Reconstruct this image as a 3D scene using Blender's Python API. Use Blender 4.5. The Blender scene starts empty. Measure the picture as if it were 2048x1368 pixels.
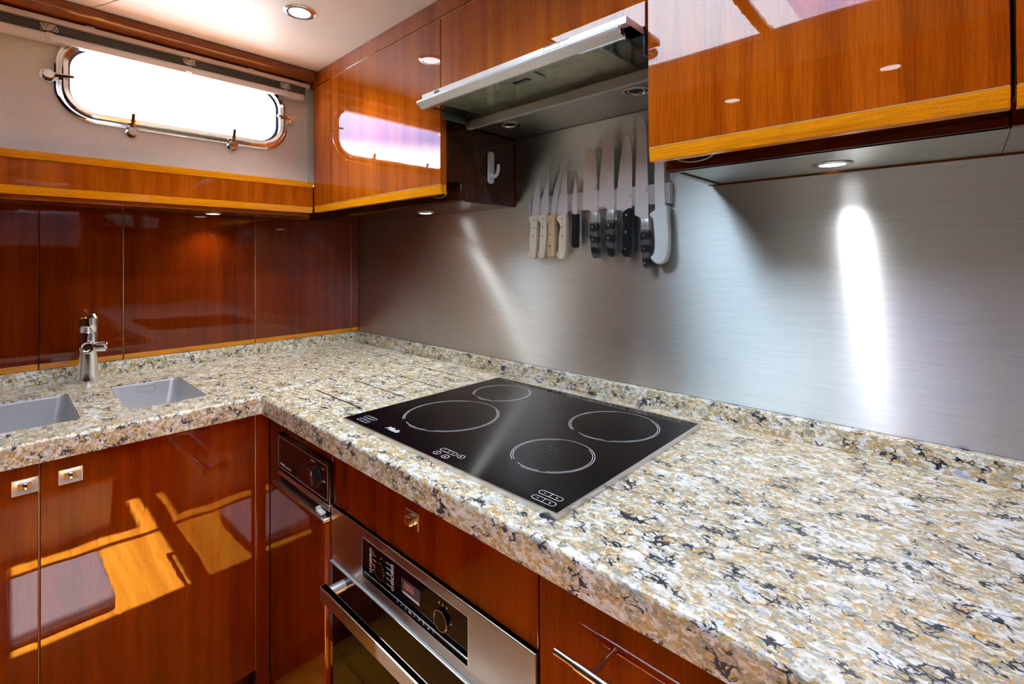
import bpy, bmesh, math, random
from mathutils import Vector, Matrix
random.seed(4)
S = bpy.context.scene
COL = S.collection
# ------------------------------------------------------------------ camera
F_PX, CY = 966.83, 510.01
cam_d = bpy.data.cameras.new('camera')
cam = bpy.data.objects.new('camera', cam_d)
COL.objects.link(cam)
cam_d.sensor_fit = 'HORIZONTAL'; cam_d.sensor_width = 36.0
cam_d.lens = F_PX / 2048 * 36.0
cam_d.shift_y = -(684 - CY) / 2048
cam_d.clip_start = 0.02
Rr = Vector((0.72829471, 0.68524623, -0.00494098))
Ru = Vector((0.00792751, -0.00121525, 0.99996784))
Rf = Vector((-0.68521819, 0.72831046, 0.00631736))
M = Matrix((Rr, Ru, -Rf)).transposed().to_4x4()
M.translation = Vector((2.14945, -1.18973, 1.29))
cam.matrix_world = M
S.camera = cam
# ------------------------------------------------------------------ light
SKY = 14.0
w = bpy.data.worlds.new('sky'); S.world = w; w.use_nodes = True
nt = w.node_tree; bg = nt.nodes['Background']
tc = nt.nodes.new('ShaderNodeTexCoord'); sp = nt.nodes.new('ShaderNodeSeparateXYZ')
rp = nt.nodes.new('ShaderNodeValToRGB')
nt.links.new(tc.outputs['Generated'], sp.inputs[0]); nt.links.new(sp.outputs['Z'], rp.inputs[0])
e_ = rp.color_ramp.elements
e_[0].position = 0.0; e_[0].color = (0.97, 0.96, 1, 1); e_[1].position = 0.205; e_[1].color = (0.97, 0.96, 1, 1)
for p_, c_ in ((0.232, (.25, .31, .66, 1)), (0.30, (.40, .50, .78, 1)), (0.38, (.72, .88, 1, 1))):
    q_ = e_.new(p_); q_.color = c_
nt.links.new(rp.outputs[0], bg.inputs[0]); bg.inputs[1].default_value = SKY
sd = bpy.data.lights.new('sun', 'SUN'); sun = bpy.data.objects.new('sun', sd); COL.objects.link(sun)
sd.energy = 110; sd.angle = math.radians(0.6); sd.color = (1, 0.93, 0.82)
sun.rotation_euler = Vector((0.16, 0.034, -1)).to_track_quat('-Z', 'Y').to_euler()
sun.location = (1.5, -1, 4)
S.view_settings.view_transform = 'Standard'; S.view_settings.look = 'None'
S.view_settings.exposure = 0.25; S.view_settings.gamma = 1
S.view_settings.use_curve_mapping = False

# ------------------------------------------------------------------ materials
def mat(name):
    m = bpy.data.materials.new(name); m.use_nodes = True
    t = m.node_tree; return m, t, t.nodes['Principled BSDF']
def simple(name, col, rough=.5, metal=0, spec=.5, coat=0, emit=0, ecol=None, aniso=0, tangent=None):
    m, t, p = mat(name)
    p.inputs['Base Color'].default_value = (*col, 1); p.inputs['Roughness'].default_value = rough
    p.inputs['Metallic'].default_value = metal; p.inputs['Specular IOR Level'].default_value = spec
    p.inputs['Coat Weight'].default_value = coat; p.inputs['Coat Roughness'].default_value = .03
    if emit:
        p.inputs['Emission Color'].default_value = (*(ecol or col), 1); p.inputs['Emission Strength'].default_value = emit
    if aniso:
        p.inputs['Anisotropic'].default_value = aniso
        c = t.nodes.new('ShaderNodeCombineXYZ')
        for i in range(3): c.inputs[i].default_value = tangent[i]
        t.links.new(c.outputs[0], p.inputs['Tangent'])
    return m
def N(t, kind, **k):
    n = t.nodes.new('ShaderNode' + kind)
    for a, b in k.items(): setattr(n, a, b)
    return n
def coords(t, scale, obj=False):
    g = N(t, 'NewGeometry'); mp = N(t, 'Mapping'); mp.inputs['Scale'].default_value = scale
    t.links.new(g.outputs['Position'], mp.inputs[0]); return mp.outputs[0]
def noise(t, vec, scale, detail=3, rough=.5, dist=0):
    n = N(t, 'TexNoise'); t.links.new(vec, n.inputs['Vector'])
    n.inputs['Scale'].default_value = scale; n.inputs['Detail'].default_value = detail
    n.inputs['Roughness'].default_value = rough; n.inputs['Distortion'].default_value = dist
    return n
def ramp(t, fac, els, interp='LINEAR'):
    r = N(t, 'ValToRGB'); r.color_ramp.interpolation = interp
    e = r.color_ramp.elements
    while len(e) < len(els): e.new(.5)
    for i, (p, c) in enumerate(els):
        e[i].position = p; e[i].color = (*c, 1) if len(c) == 3 else c
    t.links.new(fac, r.inputs[0]); return r.outputs[0]
def mixc(t, fac, a, b, mode='MIX'):
    m = N(t, 'Mix', data_type='RGBA', blend_type=mode)
    for sock, v in ((m.inputs[0], fac), (m.inputs[6], a), (m.inputs[7], b)):
        if hasattr(v, 'is_output'): t.links.new(v, sock)
        elif isinstance(v, (int, float)): sock.default_value = v
        else: sock.default_value = (*v, 1)
    return m.outputs[2]
def bump(t, p, h, strength, dist, coat=False):
    b = N(t, 'Bump'); b.inputs['Strength'].default_value = strength; b.inputs['Distance'].default_value = dist
    t.links.new(h, b.inputs['Height'])
    t.links.new(b.outputs[0], p.inputs['Coat Normal' if coat else 'Normal'])

def wood(name, dark, mid, light, grain='z', gloss=True, coat=1.0):
    m, t, p = mat(name)
    sc = {'z': (1, 1, .035), 'x': (.035, 1, 1), 'y': (1, .035, 1)}[grain]
    v = coords(t, sc)
    f = noise(t, v, 420, 3, .6); broad = noise(t, v, 26, 3, .5, .4)
    mott = noise(t, coords(t, (1, 1, 1)), 300, 2, .6)
    base = ramp(t, broad.outputs[0], [(.3, dark), (.52, mid), (.75, light)])
    fine = ramp(t, f.outputs[0], [(.3, (.68, .62, .55)), (.62, (1.12, 1.12, 1.1))])
    c = mixc(t, .75, base, fine, 'MULTIPLY')
    fl = ramp(t, mott.outputs[0], [(.35, (.85, .82, .8)), (.6, (1.06, 1.06, 1.06))])
    c = mixc(t, .5, c, fl, 'MULTIPLY')
    t.links.new(c, p.inputs['Base Color'])
    p.inputs['Roughness'].default_value = .5; p.inputs['Specular IOR Level'].default_value = 0
    p.inputs['Coat Weight'].default_value = coat; p.inputs['Coat Roughness'].default_value = .012 if gloss else .2
    p.inputs['Coat IOR'].default_value = 1.56
    wv = noise(t, v, 90, 2, .5); wv2 = noise(t, coords(t, (1, 1, 1)), 9, 1, .5)
    a = N(t, 'Math', operation='MULTIPLY_ADD'); t.links.new(wv2.outputs[0], a.inputs[0]); a.inputs[1].default_value = 8
    t.links.new(wv.outputs[0], a.inputs[2])
    bump(t, p, a.outputs[0], .5, .00006, coat=True)
    return m
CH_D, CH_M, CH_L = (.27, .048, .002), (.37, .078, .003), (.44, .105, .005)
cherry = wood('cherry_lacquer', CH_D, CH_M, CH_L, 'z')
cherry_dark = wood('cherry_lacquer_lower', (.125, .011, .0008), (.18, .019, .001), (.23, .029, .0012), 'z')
honey_x = wood('honey_lipping_x', (.62, .20, .004), (.76, .28, .006), (.85, .34, .01), 'x')
honey_y = wood('honey_lipping_y', (.62, .20, .004), (.76, .28, .006), (.85, .34, .01), 'y')
cherry_y = wood('cherry_beam', (.20, .045, .008), (.30, .075, .012), (.36, .10, .018), 'y')
darkwood = wood('dark_wood', (.05, .014, .005), (.07, .018, .006), (.09, .025, .008), 'y')
floorwood = wood('floor_boards', (.45, .16, .015), (.58, .23, .02), (.66, .29, .035), 'x', gloss=False, coat=.5)

def granite():
    m, t, p = mat('granite')
    v0 = coords(t, (.66, 1, 1))
    wn = noise(t, v0, 60, 3, .6)
    off = N(t, 'VectorMath', operation='SCALE'); off.inputs[3].default_value = .012
    sub = N(t, 'VectorMath', operation='SUBTRACT'); sub.inputs[1].default_value = (.5, .5, .5)
    t.links.new(wn.outputs['Color'], sub.inputs[0]); t.links.new(sub.outputs[0], off.inputs[0])
    add = N(t, 'VectorMath', operation='ADD'); t.links.new(v0, add.inputs[0]); t.links.new(off.outputs[0], add.inputs[1])
    v = add.outputs[0]
    def cells(scale):
        vo = N(t, 'TexVoronoi', feature='F1'); t.links.new(v, vo.inputs['Vector']); vo.inputs['Scale'].default_value = scale
        sc = N(t, 'SeparateColor'); t.links.new(vo.outputs['Color'], sc.inputs[0]); return sc
    def mad(a_, k, c_):
        q = N(t, 'Math', operation='MULTIPLY_ADD'); t.links.new(a_, q.inputs[0]); q.inputs[1].default_value = k
        if hasattr(c_, 'is_output'): t.links.new(c_, q.inputs[2])
        else: q.inputs[2].default_value = c_
        return q.outputs[0]
    c1, c2 = cells(110), cells(230)
    big = noise(t, v, 26, 4, .62)
    val = mad(c1.outputs[0], .30, mad(c2.outputs[0], .16, mad(big.outputs[0], 1.25, -.36)))
    c = ramp(t, val, [(.18, (.88, .90, .88)), (.33, (.86, .85, .77)), (.42, (.70, .65, .47)), (.50, (.33, .35, .31)), (.56, (.60, .41, .13)), (.63, (.76, .68, .48)), (.70, (.90, .91, .88)), (.84, (.42, .49, .53))])
    gold = noise(t, v, 85, 5, .72)
    gm = ramp(t, gold.outputs[0], [(.57, (0, 0, 0)), (.64, (1, 1, 1))])
    c = mixc(t, gm, c, (.60, .33, .07))
    sh = ramp(t, c2.outputs[1], [(0, (.80, .79, .76)), (1, (1.08, 1.08, 1.08))])
    c = mixc(t, .85, c, sh, 'MULTIPLY')
    # dark veins that follow crystal edges, gated by a patchy mask
    ve = N(t, 'TexVoronoi', feature='DISTANCE_TO_EDGE'); t.links.new(v, ve.inputs['Vector']); ve.inputs['Scale'].default_value = 95
    reg = noise(t, v, 44, 4, .6)
    s = mad(ve.outputs['Distance'], -1.0, mad(reg.outputs[0], 1.0, 0))
    fm = ramp(t, s, [(.505, (0, 0, 0)), (.545, (1, 1, 1))])
    c = mixc(t, fm, c, (.035, .042, .060))
    fk = noise(t, v, 150, 6, .68, .3)
    s2 = mad(reg.outputs[0], .5, fk.outputs[0])
    fm3 = ramp(t, s2, [(.86, (0, 0, 0)), (.89, (1, 1, 1))])
    c = mixc(t, fm3, c, (.025, .028, .036))
    fm2 = ramp(t, noise(t, v, 210, 4, .7).outputs[0], [(.65, (0, 0, 0)), (.69, (1, 1, 1))])
    c = mixc(t, fm2, c, (.08, .055, .05))
    t.links.new(c, p.inputs['Base Color'])
    p.inputs['Roughness'].default_value = .33; p.inputs['Specular IOR Level'].default_value = .5
    bump(t, p, fk.outputs[0], .08, .0004)
    return m
GRAN = granite()

def steel(name, col, rough, aniso, tangent, streak=(1, 1, 1), amt=.12):
    m, t, p = mat(name)
    n = noise(t, coords(t, streak), 400, 3, .6)
    c = ramp(t, n.outputs[0], [(.3, tuple(x * (1 - amt) for x in col)), (.7, tuple(min(1, x * (1 + amt)) for x in col))])
    t.links.new(c, p.inputs['Base Color']); p.inputs['Metallic'].default_value = 1
    r = N(t, 'MapRange'); t.links.new(n.outputs[0], r.inputs[0]); r.inputs[3].default_value = rough - .03; r.inputs[4].default_value = rough + .03
    t.links.new(r.outputs[0], p.inputs['Roughness'])
    p.inputs['Anisotropic'].default_value = aniso
    cx = N(t, 'CombineXYZ')
    for i in range(3): cx.inputs[i].default_value = tangent[i]
    t.links.new(cx.outputs[0], p.inputs['Tangent'])
    return m
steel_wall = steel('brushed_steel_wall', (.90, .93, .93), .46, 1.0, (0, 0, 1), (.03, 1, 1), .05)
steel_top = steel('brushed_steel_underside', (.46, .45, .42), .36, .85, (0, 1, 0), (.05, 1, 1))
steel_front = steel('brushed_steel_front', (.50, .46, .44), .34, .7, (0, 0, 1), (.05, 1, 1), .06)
steel_sink = steel('satin_steel_sink', (.66, .66, .66), .42, .4, (0, 0, 1), (1, .1, 1), .05)
steel_sink.node_tree.nodes['Principled BSDF'].inputs['Metallic'].default_value = .7
blade_m = steel('knife_steel', (.96, .94, .94), .36, .8, (0, 0, 1), (1, 1, .05), .03)
blade_m.node_tree.nodes['Principled BSDF'].inputs['Metallic'].default_value = .55
alu = simple('brushed_aluminium', (.78, .79, .78), .3, .7)
alu_grey = simple('grey_aluminium', (.58, .61, .59), .4, .35)
chrome = simple('chrome', (.93, .93, .93), .09, 1)
satin = simple('satin_nickel', (.70, .66, .62), .22, 1)
black_glass = simple('black_glass', (.002, .0022, .004), .02, 0, .32)
black_gloss = simple('black_gloss_panel', (.006, .005, .005), .06, 0, .5)
black_plastic = simple('black_plastic', (.008, .010, .013), .32, 0, .4)
dark_gap = simple('dark_recess', (.006, .003, .002), .7)
white_print = simple('white_print', (.80, .82, .84), .4)
grey_print = simple('grey_print', (.45, .46, .48), .4)
dark_print = simple('dark_print', (.05, .06, .07), .4)
white_plastic = simple('white_plastic', (.72, .75, .76), .3)
ivory = simple('ivory_plastic', (.72, .62, .54), .35)
white_rail = simple('white_rail', (.80, .76, .72), .3)
pleat_m = simple('grey_pleat', (.22, .21, .20), .6)
cord_m = simple('cream_cord', (.80, .74, .60), .6)
wire_m = simple('bright_wire', (.8, .8, .8), .2, .6)
brass = simple('brass_rivet', (.28, .24, .10), .35, .6)
rivet = simple('steel_rivet', (.75, .75, .73), .25, .9)
lamp_e = simple('lamp_glow', (1, 1, 1), .5, emit=8, ecol=(.95, .97, 1))
lamp_off = simple('lamp_glass_unlit', (.35, .34, .30), .12, 0, .8)
red_led = simple('red_led', (.2, .02, .02), .5, emit=.10, ecol=(1, .35, .25))
display_m = simple('display_grey', (.055, .05, .06), .15)
greybox = simple('grey_fabric', (.14, .12, .14), .8)
cream = simple('cream_paint', (.66, .62, .58), .5)
seal = simple('black_seal', (.03, .03, .03), .5)

def noisy(name, a, b, scale, rough, vec=(1, 1, 1), detail=3, bmp=0):
    m, t, p = mat(name); n = noise(t, coords(t, vec), scale, detail, .6)
    t.links.new(ramp(t, n.outputs[0], [(.35, a), (.65, b)]), p.inputs['Base Color'])
    p.inputs['Roughness'].default_value = rough
    if bmp: bump(t, p, n.outputs[0], .4, bmp)
    return m
ceil_m = noisy('ceiling_vinyl', (.80, .74, .64), (.85, .79, .69), 5, .45)
pale_wood = noisy('pale_wood_handle', (.60, .47, .33), (.74, .62, .46), 160, .6, (1, 1, .08))
tan_wood = noisy('tan_wood_handle', (.46, .29, .14), (.62, .45, .27), 160, .6, (1, 1, .08))
pakka = noisy('pakka_wood', (.012, .010, .011), (.03, .026, .028), 30, .35, (2, 1, .4))
def pakka_rings():
    m, t, p = mat('pakka_wood_rings')
    wv = N(t, 'TexWave', wave_type='RINGS'); t.links.new(coords(t, (1, 1, .35)), wv.inputs[0])
    wv.inputs['Scale'].default_value = 26; wv.inputs['Distortion'].default_value = 3; wv.inputs['Detail'].default_value = 2
    wv.inputs['Detail Scale'].default_value = 1.5
    t.links.new(ramp(t, wv.outputs['Fac'], [(.45, (.012, .010, .011)), (.85, (.10, .092, .088))]), p.inputs['Base Color'])
    p.inputs['Roughness'].default_value = .35
    return m
pakka = pakka_rings()
def vinyl():
    m, t, p = mat('beige_vinyl')
    v = N(t, 'TexVoronoi', feature='F1'); t.links.new(coords(t, (1, 1, 1)), v.inputs['Vector']); v.inputs['Scale'].default_value = 330
    n = noise(t, coords(t, (1, 1, 1)), 6, 3, .6)
    c = ramp(t, n.outputs[0], [(.3, (.66, .61, .52)), (.7, (.74, .69, .60))])
    d = ramp(t, v.outputs['Distance'], [(.1, (.82, .80, .78)), (.5, (1.04, 1.04, 1.04))])
    t.links.new(mixc(t, .7, c, d, 'MULTIPLY'), p.inputs['Base Color']); p.inputs['Roughness'].default_value = .55
    bump(t, p, v.outputs['Distance'], .35, .0006); return m
vinyl_m = vinyl()
def mesh_filter():
    m, t, p = mat('filter_mesh')
    sn = []
    for ax in ((1, 1, 0), (1, -1, 0)):
        d = N(t, 'VectorMath', operation='DOT_PRODUCT'); t.links.new(coords(t, (1, 1, 1)), d.inputs[0]); d.inputs[1].default_value = ax
        q = N(t, 'Math', operation='MULTIPLY'); t.links.new(d.outputs['Value'], q.inputs[0]); q.inputs[1].default_value = 1000
        r = N(t, 'Math', operation='SINE'); t.links.new(q.outputs[0], r.inputs[0]); sn.append(r.outputs[0])
    mu = N(t, 'Math', operation='MAXIMUM'); t.links.new(sn[0], mu.inputs[0]); t.links.new(sn[1], mu.inputs[1])
    st = noise(t, coords(t, (1, 1, 1)), 14, 3, .6)
    c = ramp(t, mu.outputs[0], [(.0, (.22, .20, .13)), (.75, (.96, .95, .78))])
    s2 = ramp(t, st.outputs[0], [(.35, (.7, .66, .5)), (.6, (1.1, 1.1, 1.05))])
    t.links.new(mixc(t, .9, c, s2, 'MULTIPLY'), p.inputs['Base Color'])
    p.inputs['Roughness'].default_value = .45; p.inputs['Metallic'].default_value = .1
    bump(t, p, mu.outputs[0], .4, .0005); return m
filter_m = mesh_filter()
def pane(name, tint, gloss=.08):
    m = bpy.data.materials.new(name); m.use_nodes = True; t = m.node_tree; t.nodes.clear()
    o = N(t, 'OutputMaterial'); tr = N(t, 'BsdfTransparent'); gl = N(t, 'BsdfGlossy'); mx = N(t, 'MixShader'); lw = N(t, 'LayerWeight'); lw.inputs['Blend'].default_value = .5
    pw = N(t, 'Math', operation='POWER'); pw.inputs[1].default_value = 5; t.links.new(lw.outputs['Facing'], pw.inputs[0])
    fr = N(t, 'Math', operation='MULTIPLY_ADD'); fr.inputs[1].default_value = .9; fr.inputs[2].default_value = .04; t.links.new(pw.outputs[0], fr.inputs[0])
    gl.inputs['Roughness'].default_value = .01; tr.inputs[0].default_value = (*tint, 1)
    t.links.new(fr.outputs[0], mx.inputs[0]); t.links.new(tr.outputs[0], mx.inputs[1]); t.links.new(gl.outputs[0], mx.inputs[2])
    t.links.new(mx.outputs[0], o.inputs[0]); return m
pane_m = pane('window_glass', (.93, .95, .97))
hood_glass = pane('hood_glass', (.93, .96, .94))
def canvas():
    m = bpy.data.materials.new('lilac_canvas'); m.use_nodes = True; t = m.node_tree; t.nodes.clear()
    o = N(t, 'OutputMaterial'); a = N(t, 'BsdfTranslucent'); b = N(t, 'BsdfDiffuse'); mx = N(t, 'MixShader')
    a.inputs[0].default_value = (.78, .74, .88, 1); b.inputs[0].default_value = (.6, .56, .68, 1); mx.inputs[0].default_value = .4
    t.links.new(a.outputs[0], mx.inputs[1]); t.links.new(b.outputs[0], mx.inputs[2]); t.links.new(mx.outputs[0], o.inputs[0]); return m
canvas_m = canvas()

# ------------------------------------------------------------------ mesh helpers
class B:
    def __init__(s): s.bm = bmesh.new()
    def _merge(s, b):
        me = bpy.data.meshes.new('tmp'); b.to_mesh(me); s.bm.from_mesh(me); bpy.data.meshes.remove(me); b.free()
    def box(s, x0, x1, y0, y1, z0, z1, bev=0, seg=2):
        b = bmesh.new(); r = bmesh.ops.create_cube(b, size=1)
        for v in b.verts: v.co = Vector(((x0 + x1) / 2 + v.co.x * (x1 - x0), (y0 + y1) / 2 + v.co.y * (y1 - y0), (z0 + z1) / 2 + v.co.z * (z1 - z0)))
        if bev: bmesh.ops.bevel(b, geom=b.edges[:], offset=bev, segments=seg, profile=.5, affect='EDGES')
        s._merge(b); return s
    def prism(s, pts, axis, a, c, bev=0, seg=2):
        """polygon pts in the plane normal to axis ('x': (y,z), 'y': (x,z), 'z': (x,y)), extruded from a to c"""
        mk = {'x': lambda p, d: (d, p[0], p[1]), 'y': lambda p, d: (p[0], d, p[1]), 'z': lambda p, d: (p[0], p[1], d)}[axis]
        b = bmesh.new(); lo = [b.verts.new(mk(p, a)) for p in pts]; hi = [b.verts.new(mk(p, c)) for p in pts]
        n = len(pts); b.faces.new(lo); b.faces.new(hi[::-1])
        for i in range(n): b.faces.new((lo[i], hi[i], hi[(i + 1) % n], lo[(i + 1) % n]))
        bmesh.ops.recalc_face_normals(b, faces=b.faces[:])
        if bev:
            ed = [e for e in b.edges if abs(e.calc_face_angle(0)) > .5]
            bmesh.ops.bevel(b, geom=ed, offset=bev, segments=seg, profile=.5, affect='EDGES')
        s._merge(b); return s
    def cyl(s, p0, p1, r0, r1=None, n=32, caps=True):
        p0, p1 = Vector(p0), Vector(p1); r1 = r0 if r1 is None else r1
        return s.loft([(p0, r0), (p1, r1)], n, caps)
    def loft(s, rings, n=32, caps=True, axis=None):
        """rings of (centre, radius) along one straight axis"""
        ax = (rings[-1][0] - rings[0][0]) if axis is None else Vector(axis); ax = Vector(ax).normalized()
        u = ax.orthogonal().normalized(); v = ax.cross(u)
        b = bmesh.new(); R = []
        for c, r in rings:
            R.append([b.verts.new(Vector(c) + (u * math.cos(2 * math.pi * i / n) + v * math.sin(2 * math.pi * i / n)) * r) for i in range(n)])
        for a, c in zip(R, R[1:]):
            for i in range(n): b.faces.new((a[i], a[(i + 1) % n], c[(i + 1) % n], c[i]))
        if caps: b.faces.new(R[0][::-1]); b.faces.new(R[-1])
        s._merge(b); return s
    def tube(s, path, r, n=10, closed=False):
        P = [Vector(p) for p in path]; m = len(P); b = bmesh.new(); R = []; u = None
        for i, p in enumerate(P):
            a = P[i - 1] if (i or closed) else p; c = P[(i + 1) % m] if (i < m - 1 or closed) else p
            t = (c - a).normalized()
            u = t.orthogonal().normalized() if u is None else (u - t * u.dot(t)).normalized()
            v = t.cross(u); rr = r[i] if isinstance(r, (list, tuple)) else r
            R.append([b.verts.new(p + (u * math.cos(2 * math.pi * k / n) + v * math.sin(2 * math.pi * k / n)) * rr) for k in range(n)])
        for i in range(m if closed else m - 1):
            a, c = R[i], R[(i + 1) % m]
            for k in range(n): b.faces.new((a[k], a[(k + 1) % n], c[(k + 1) % n], c[k]))
        if not closed: b.faces.new(R[0][::-1]); b.faces.new(R[-1])
        s._merge(b); return s
    def strip(s, outer, inner, closed=True):
        """flat band between two equal loops"""
        b = bmesh.new(); o = [b.verts.new(p) for p in outer]; i_ = [b.verts.new(p) for p in inner]; n = len(o)
        for k in range(n if closed else n - 1): b.faces.new((o[k], o[(k + 1) % n], i_[(k + 1) % n], i_[k]))
        bmesh.ops.recalc_face_normals(b, faces=b.faces[:]); s._merge(b); return s
    def loops(s, L, cap0=False, cap1=False):
        """skin a list of closed loops of equal length"""
        b = bmesh.new(); R = [[b.verts.new(p) for p in l] for l in L]; n = len(R[0])
        for a, c in zip(R, R[1:]):
            for k in range(n): b.faces.new((a[k], a[(k + 1) % n], c[(k + 1) % n], c[k]))
        if cap0: b.faces.new(R[0][::-1])
        if cap1: b.faces.new(R[-1])
        bmesh.ops.recalc_face_normals(b, faces=b.faces[:]); s._merge(b); return s
    def out(s, name, m, parent=None, smooth=35):
        me = bpy.data.meshes.new(name); s.bm.to_mesh(me); s.bm.free()
        return link(name, me, m, parent, smooth)
def link(name, me, m, parent=None, smooth=35):
    if parent is not None:
        me.transform(Matrix.Translation(-wloc(parent)))
    me.materials.clear(); me.materials.append(m)
    if smooth:
        me.set_sharp_from_angle(angle=math.radians(smooth))
        for p in me.polygons: p.use_smooth = p.area < .0015
    o = bpy.data.objects.new(name, me); COL.objects.link(o)
    if parent is not None: o.parent = parent
    return o
def wloc(o):
    v = Vector((0, 0, 0))
    while o is not None: v += o.location; o = o.parent
    return v
def tag(o, label=None, cat=None, group=None, kind=None):
    if label: o['label'] = label
    if cat: o['category'] = cat
    if group: o['group'] = group
    if kind: o['kind'] = kind
    return o
def thing(name, label, cat, loc, group=None):
    o = bpy.data.objects.new(name, None); COL.objects.link(o); o.location = loc; o.empty_display_size = .05
    return tag(o, label, cat, group)
def struct(name, b, m, parent=None, label=None):
    o = b.out(name, m, parent)
    if parent is None: o['kind'] = 'structure'
    if label: o['label'] = label
    return o
def rrect(a0, a1, b0, b1, r, n=6):
    P = []
    for cx, cy, s in ((a1 - r, b1 - r, 0), (a0 + r, b1 - r, 1), (a0 + r, b0 + r, 2), (a1 - r, b0 + r, 3)):
        for k in range(n + 1):
            t = math.pi / 2 * (s + k / n); P.append((cx + r * math.cos(t), cy + r * math.sin(t)))
    return P
def text(name, body, size, loc, right, up, m, parent, bold=False, extr=.0003, align='LEFT', shear=0):
    cu = bpy.data.curves.new(name, 'FONT'); cu.body = body; cu.size = size; cu.extrude = extr; cu.align_x = align; cu.shear = shear
    if bold: cu.offset = size * .02
    cu.resolution_u = 3
    ob = bpy.data.objects.new(name, cu); COL.objects.link(ob)
    me = bpy.data.meshes.new_from_object(ob.evaluated_get(bpy.context.evaluated_depsgraph_get()))
    bpy.data.objects.remove(ob); bpy.data.curves.remove(cu)
    r, u = Vector(right), Vector(up); n = r.cross(u)
    X = Matrix((r, u, n)).transposed().to_4x4(); X.translation = Vector(loc); me.transform(X)
    return link(name, me, m, parent, 0)
def cut(o, cutters):
    for c in cutters:
        md = o.modifiers.new('cut', 'BOOLEAN'); md.object = c; md.operation = 'DIFFERENCE'; md.solver = 'EXACT'
    bpy.context.view_layer.update()
    me = bpy.data.meshes.new_from_object(o.evaluated_get(bpy.context.evaluated_depsgraph_get()))
    o.modifiers.clear(); old = o.data; o.data = me; bpy.data.meshes.remove(old)
    for c in cutters: bpy.data.objects.remove(c)
    me.set_sharp_from_angle(angle=math.radians(35))
    for p in me.polygons: p.use_smooth = p.area < .0015
    return o
PX = ((1, 0, 0), (0, 0, 1))     # text on a face that looks towards -y

# ------------------------------------------------------------------ room shell
struct('floor', B().box(-.05, 3.4, -2.7, .05, -.05, 0), floorwood)
fl = bpy.data.objects['floor']
for i in range(9):
    yy = -.66 - i * .22
    struct('floor_plank', B().box(.70, 3.35, yy - .217, yy - .003, 0, .004, .001, 1), floorwood, fl)
struct('wall_back', B().box(-.05, 3.4, .0, .05, 0, 2.3), cherry)
wl = struct('wall_left', B().box(-.06, .0, -2.7, .0, 0, 1.60).box(-.06, .0225, -.3214, 0, 1.464, 2.06), cherry)
liner = struct('wall_left_liner', B().box(.165, .195, -2.7, 0, 1.5985, 2.06), vinyl_m, label='beige textured vinyl hull liner around the porthole window')
WY0, WY1, WZ0, WZ1 = -1.078, -.411, 1.709, 1.970
c = B().prism(rrect(WY0 + .03, WY1 - .03, WZ0 + .03, WZ1 - .03, .065), 'x', .1, .25).out('cutter', dark_gap)
cut(liner, [c])
struct('wall_right', B().box(3.35, 3.4, -2.7, .0, 0, 2.3), darkwood)
struct('wall_front', B().box(-.05, 3.4, -2.75, -2.7, 0, 2.3), darkwood)
struct('trim_1', B().box(.194, .199, -.330, -.322, 1.5985, 2.0), vinyl_m)
# ceiling with the skylight opening
SX0, SX1, SY0, SY1 = 1.10, 2.12, -1.225, -.735
CZ = 2.037
ce = struct('ceiling', B().box(-.06, SX0, -1.56, .05, CZ + .004, CZ + .012).box(SX0, SX1, SY1, 0, CZ + .004, CZ + .012).box(SX0, SX1, -1.56, SY0, CZ + .004, CZ + .012).box(SX1, 2.46, -1.56, 0, CZ + .004, CZ + .012).box(3.24, 3.4, -1.56, 0, CZ + .004, CZ + .012).box(2.46, 3.24, SY1, 0, CZ + .004, CZ + .012).box(2.46, 3.24, -1.56, SY0, CZ + .004, CZ + .012), ceil_m)
for q in (B().prism([(.266, -.318), (.266, -.999), (1.09, -.66), (1.09, -.318)], 'z', CZ, CZ + .0045, .001, 1), B().prism([(.266, -1.003), (.266, -1.555), (1.09, -1.555), (1.09, -.664)], 'z', CZ, CZ + .0045, .001, 1),
          B().box(1.093, 2.14, SY1 + .013, -.318, CZ, CZ + .0045, .001, 1), B().box(1.093, 2.14, -1.555, SY0 - .013, CZ, CZ + .0045, .001, 1),
          B().box(2.143, 2.44, -1.555, -.318, CZ, CZ + .0045, .001, 1)):
    struct('ceiling_panel', q, ceil_m, ce)
struct('ceiling_rear', B().box(-.06, 3.4, -2.7, -1.56, 2.02, 2.07), darkwood)
sk = struct('window_2', B().box(SX0 - .012, SX1 + .012, SY1, SY1 + .012, 2.034, 2.052).box(SX0 - .012, SX1 + .012, SY0 - .012, SY0, 2.034, 2.052)
            .box(SX0 - .012, SX0, SY0, SY1, 2.034, 2.052).box(SX1, SX1 + .012, SY0, SY1, 2.034, 2.052), darkwood, label='dark wooden frame of the skylight in the ceiling')
struct('mullion', B().box(1.655, 1.69, SY0, SY1, 2.036, 2.051, .003), darkwood, sk)
struct('pane', B().box(SX0, 1.655, SY0, SY1, 2.046, 2.050), pane_m, sk)
struct('pane', B().box(1.69, SX1, SY0, SY1, 2.046, 2.050), pane_m, sk)
tag(B().box(2.40, 3.30, SY0 - .04, SY1 + .04, 2.056, 2.061, .001).out('canvas_cover', canvas_m), 'lilac canvas diffuser added over the added fill skylight, far right, out of frame', 'cover')  # added out of view to diffuse sun entering the fill skylight
s3 = struct('fill_skylight', B().box(2.448, 3.252, SY1, SY1 + .012, 2.034, 2.052).box(2.448, 3.252, SY0 - .012, SY0, 2.034, 2.052).box(2.448, 2.46, SY0, SY1, 2.034, 2.052).box(3.24, 3.252, SY0, SY1, 2.034, 2.052), darkwood)  # unseen second skylight, added as fill light
struct('pane', B().box(2.46, 3.24, SY0, SY1, 2.046, 2.050), pane_m, s3)
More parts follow.
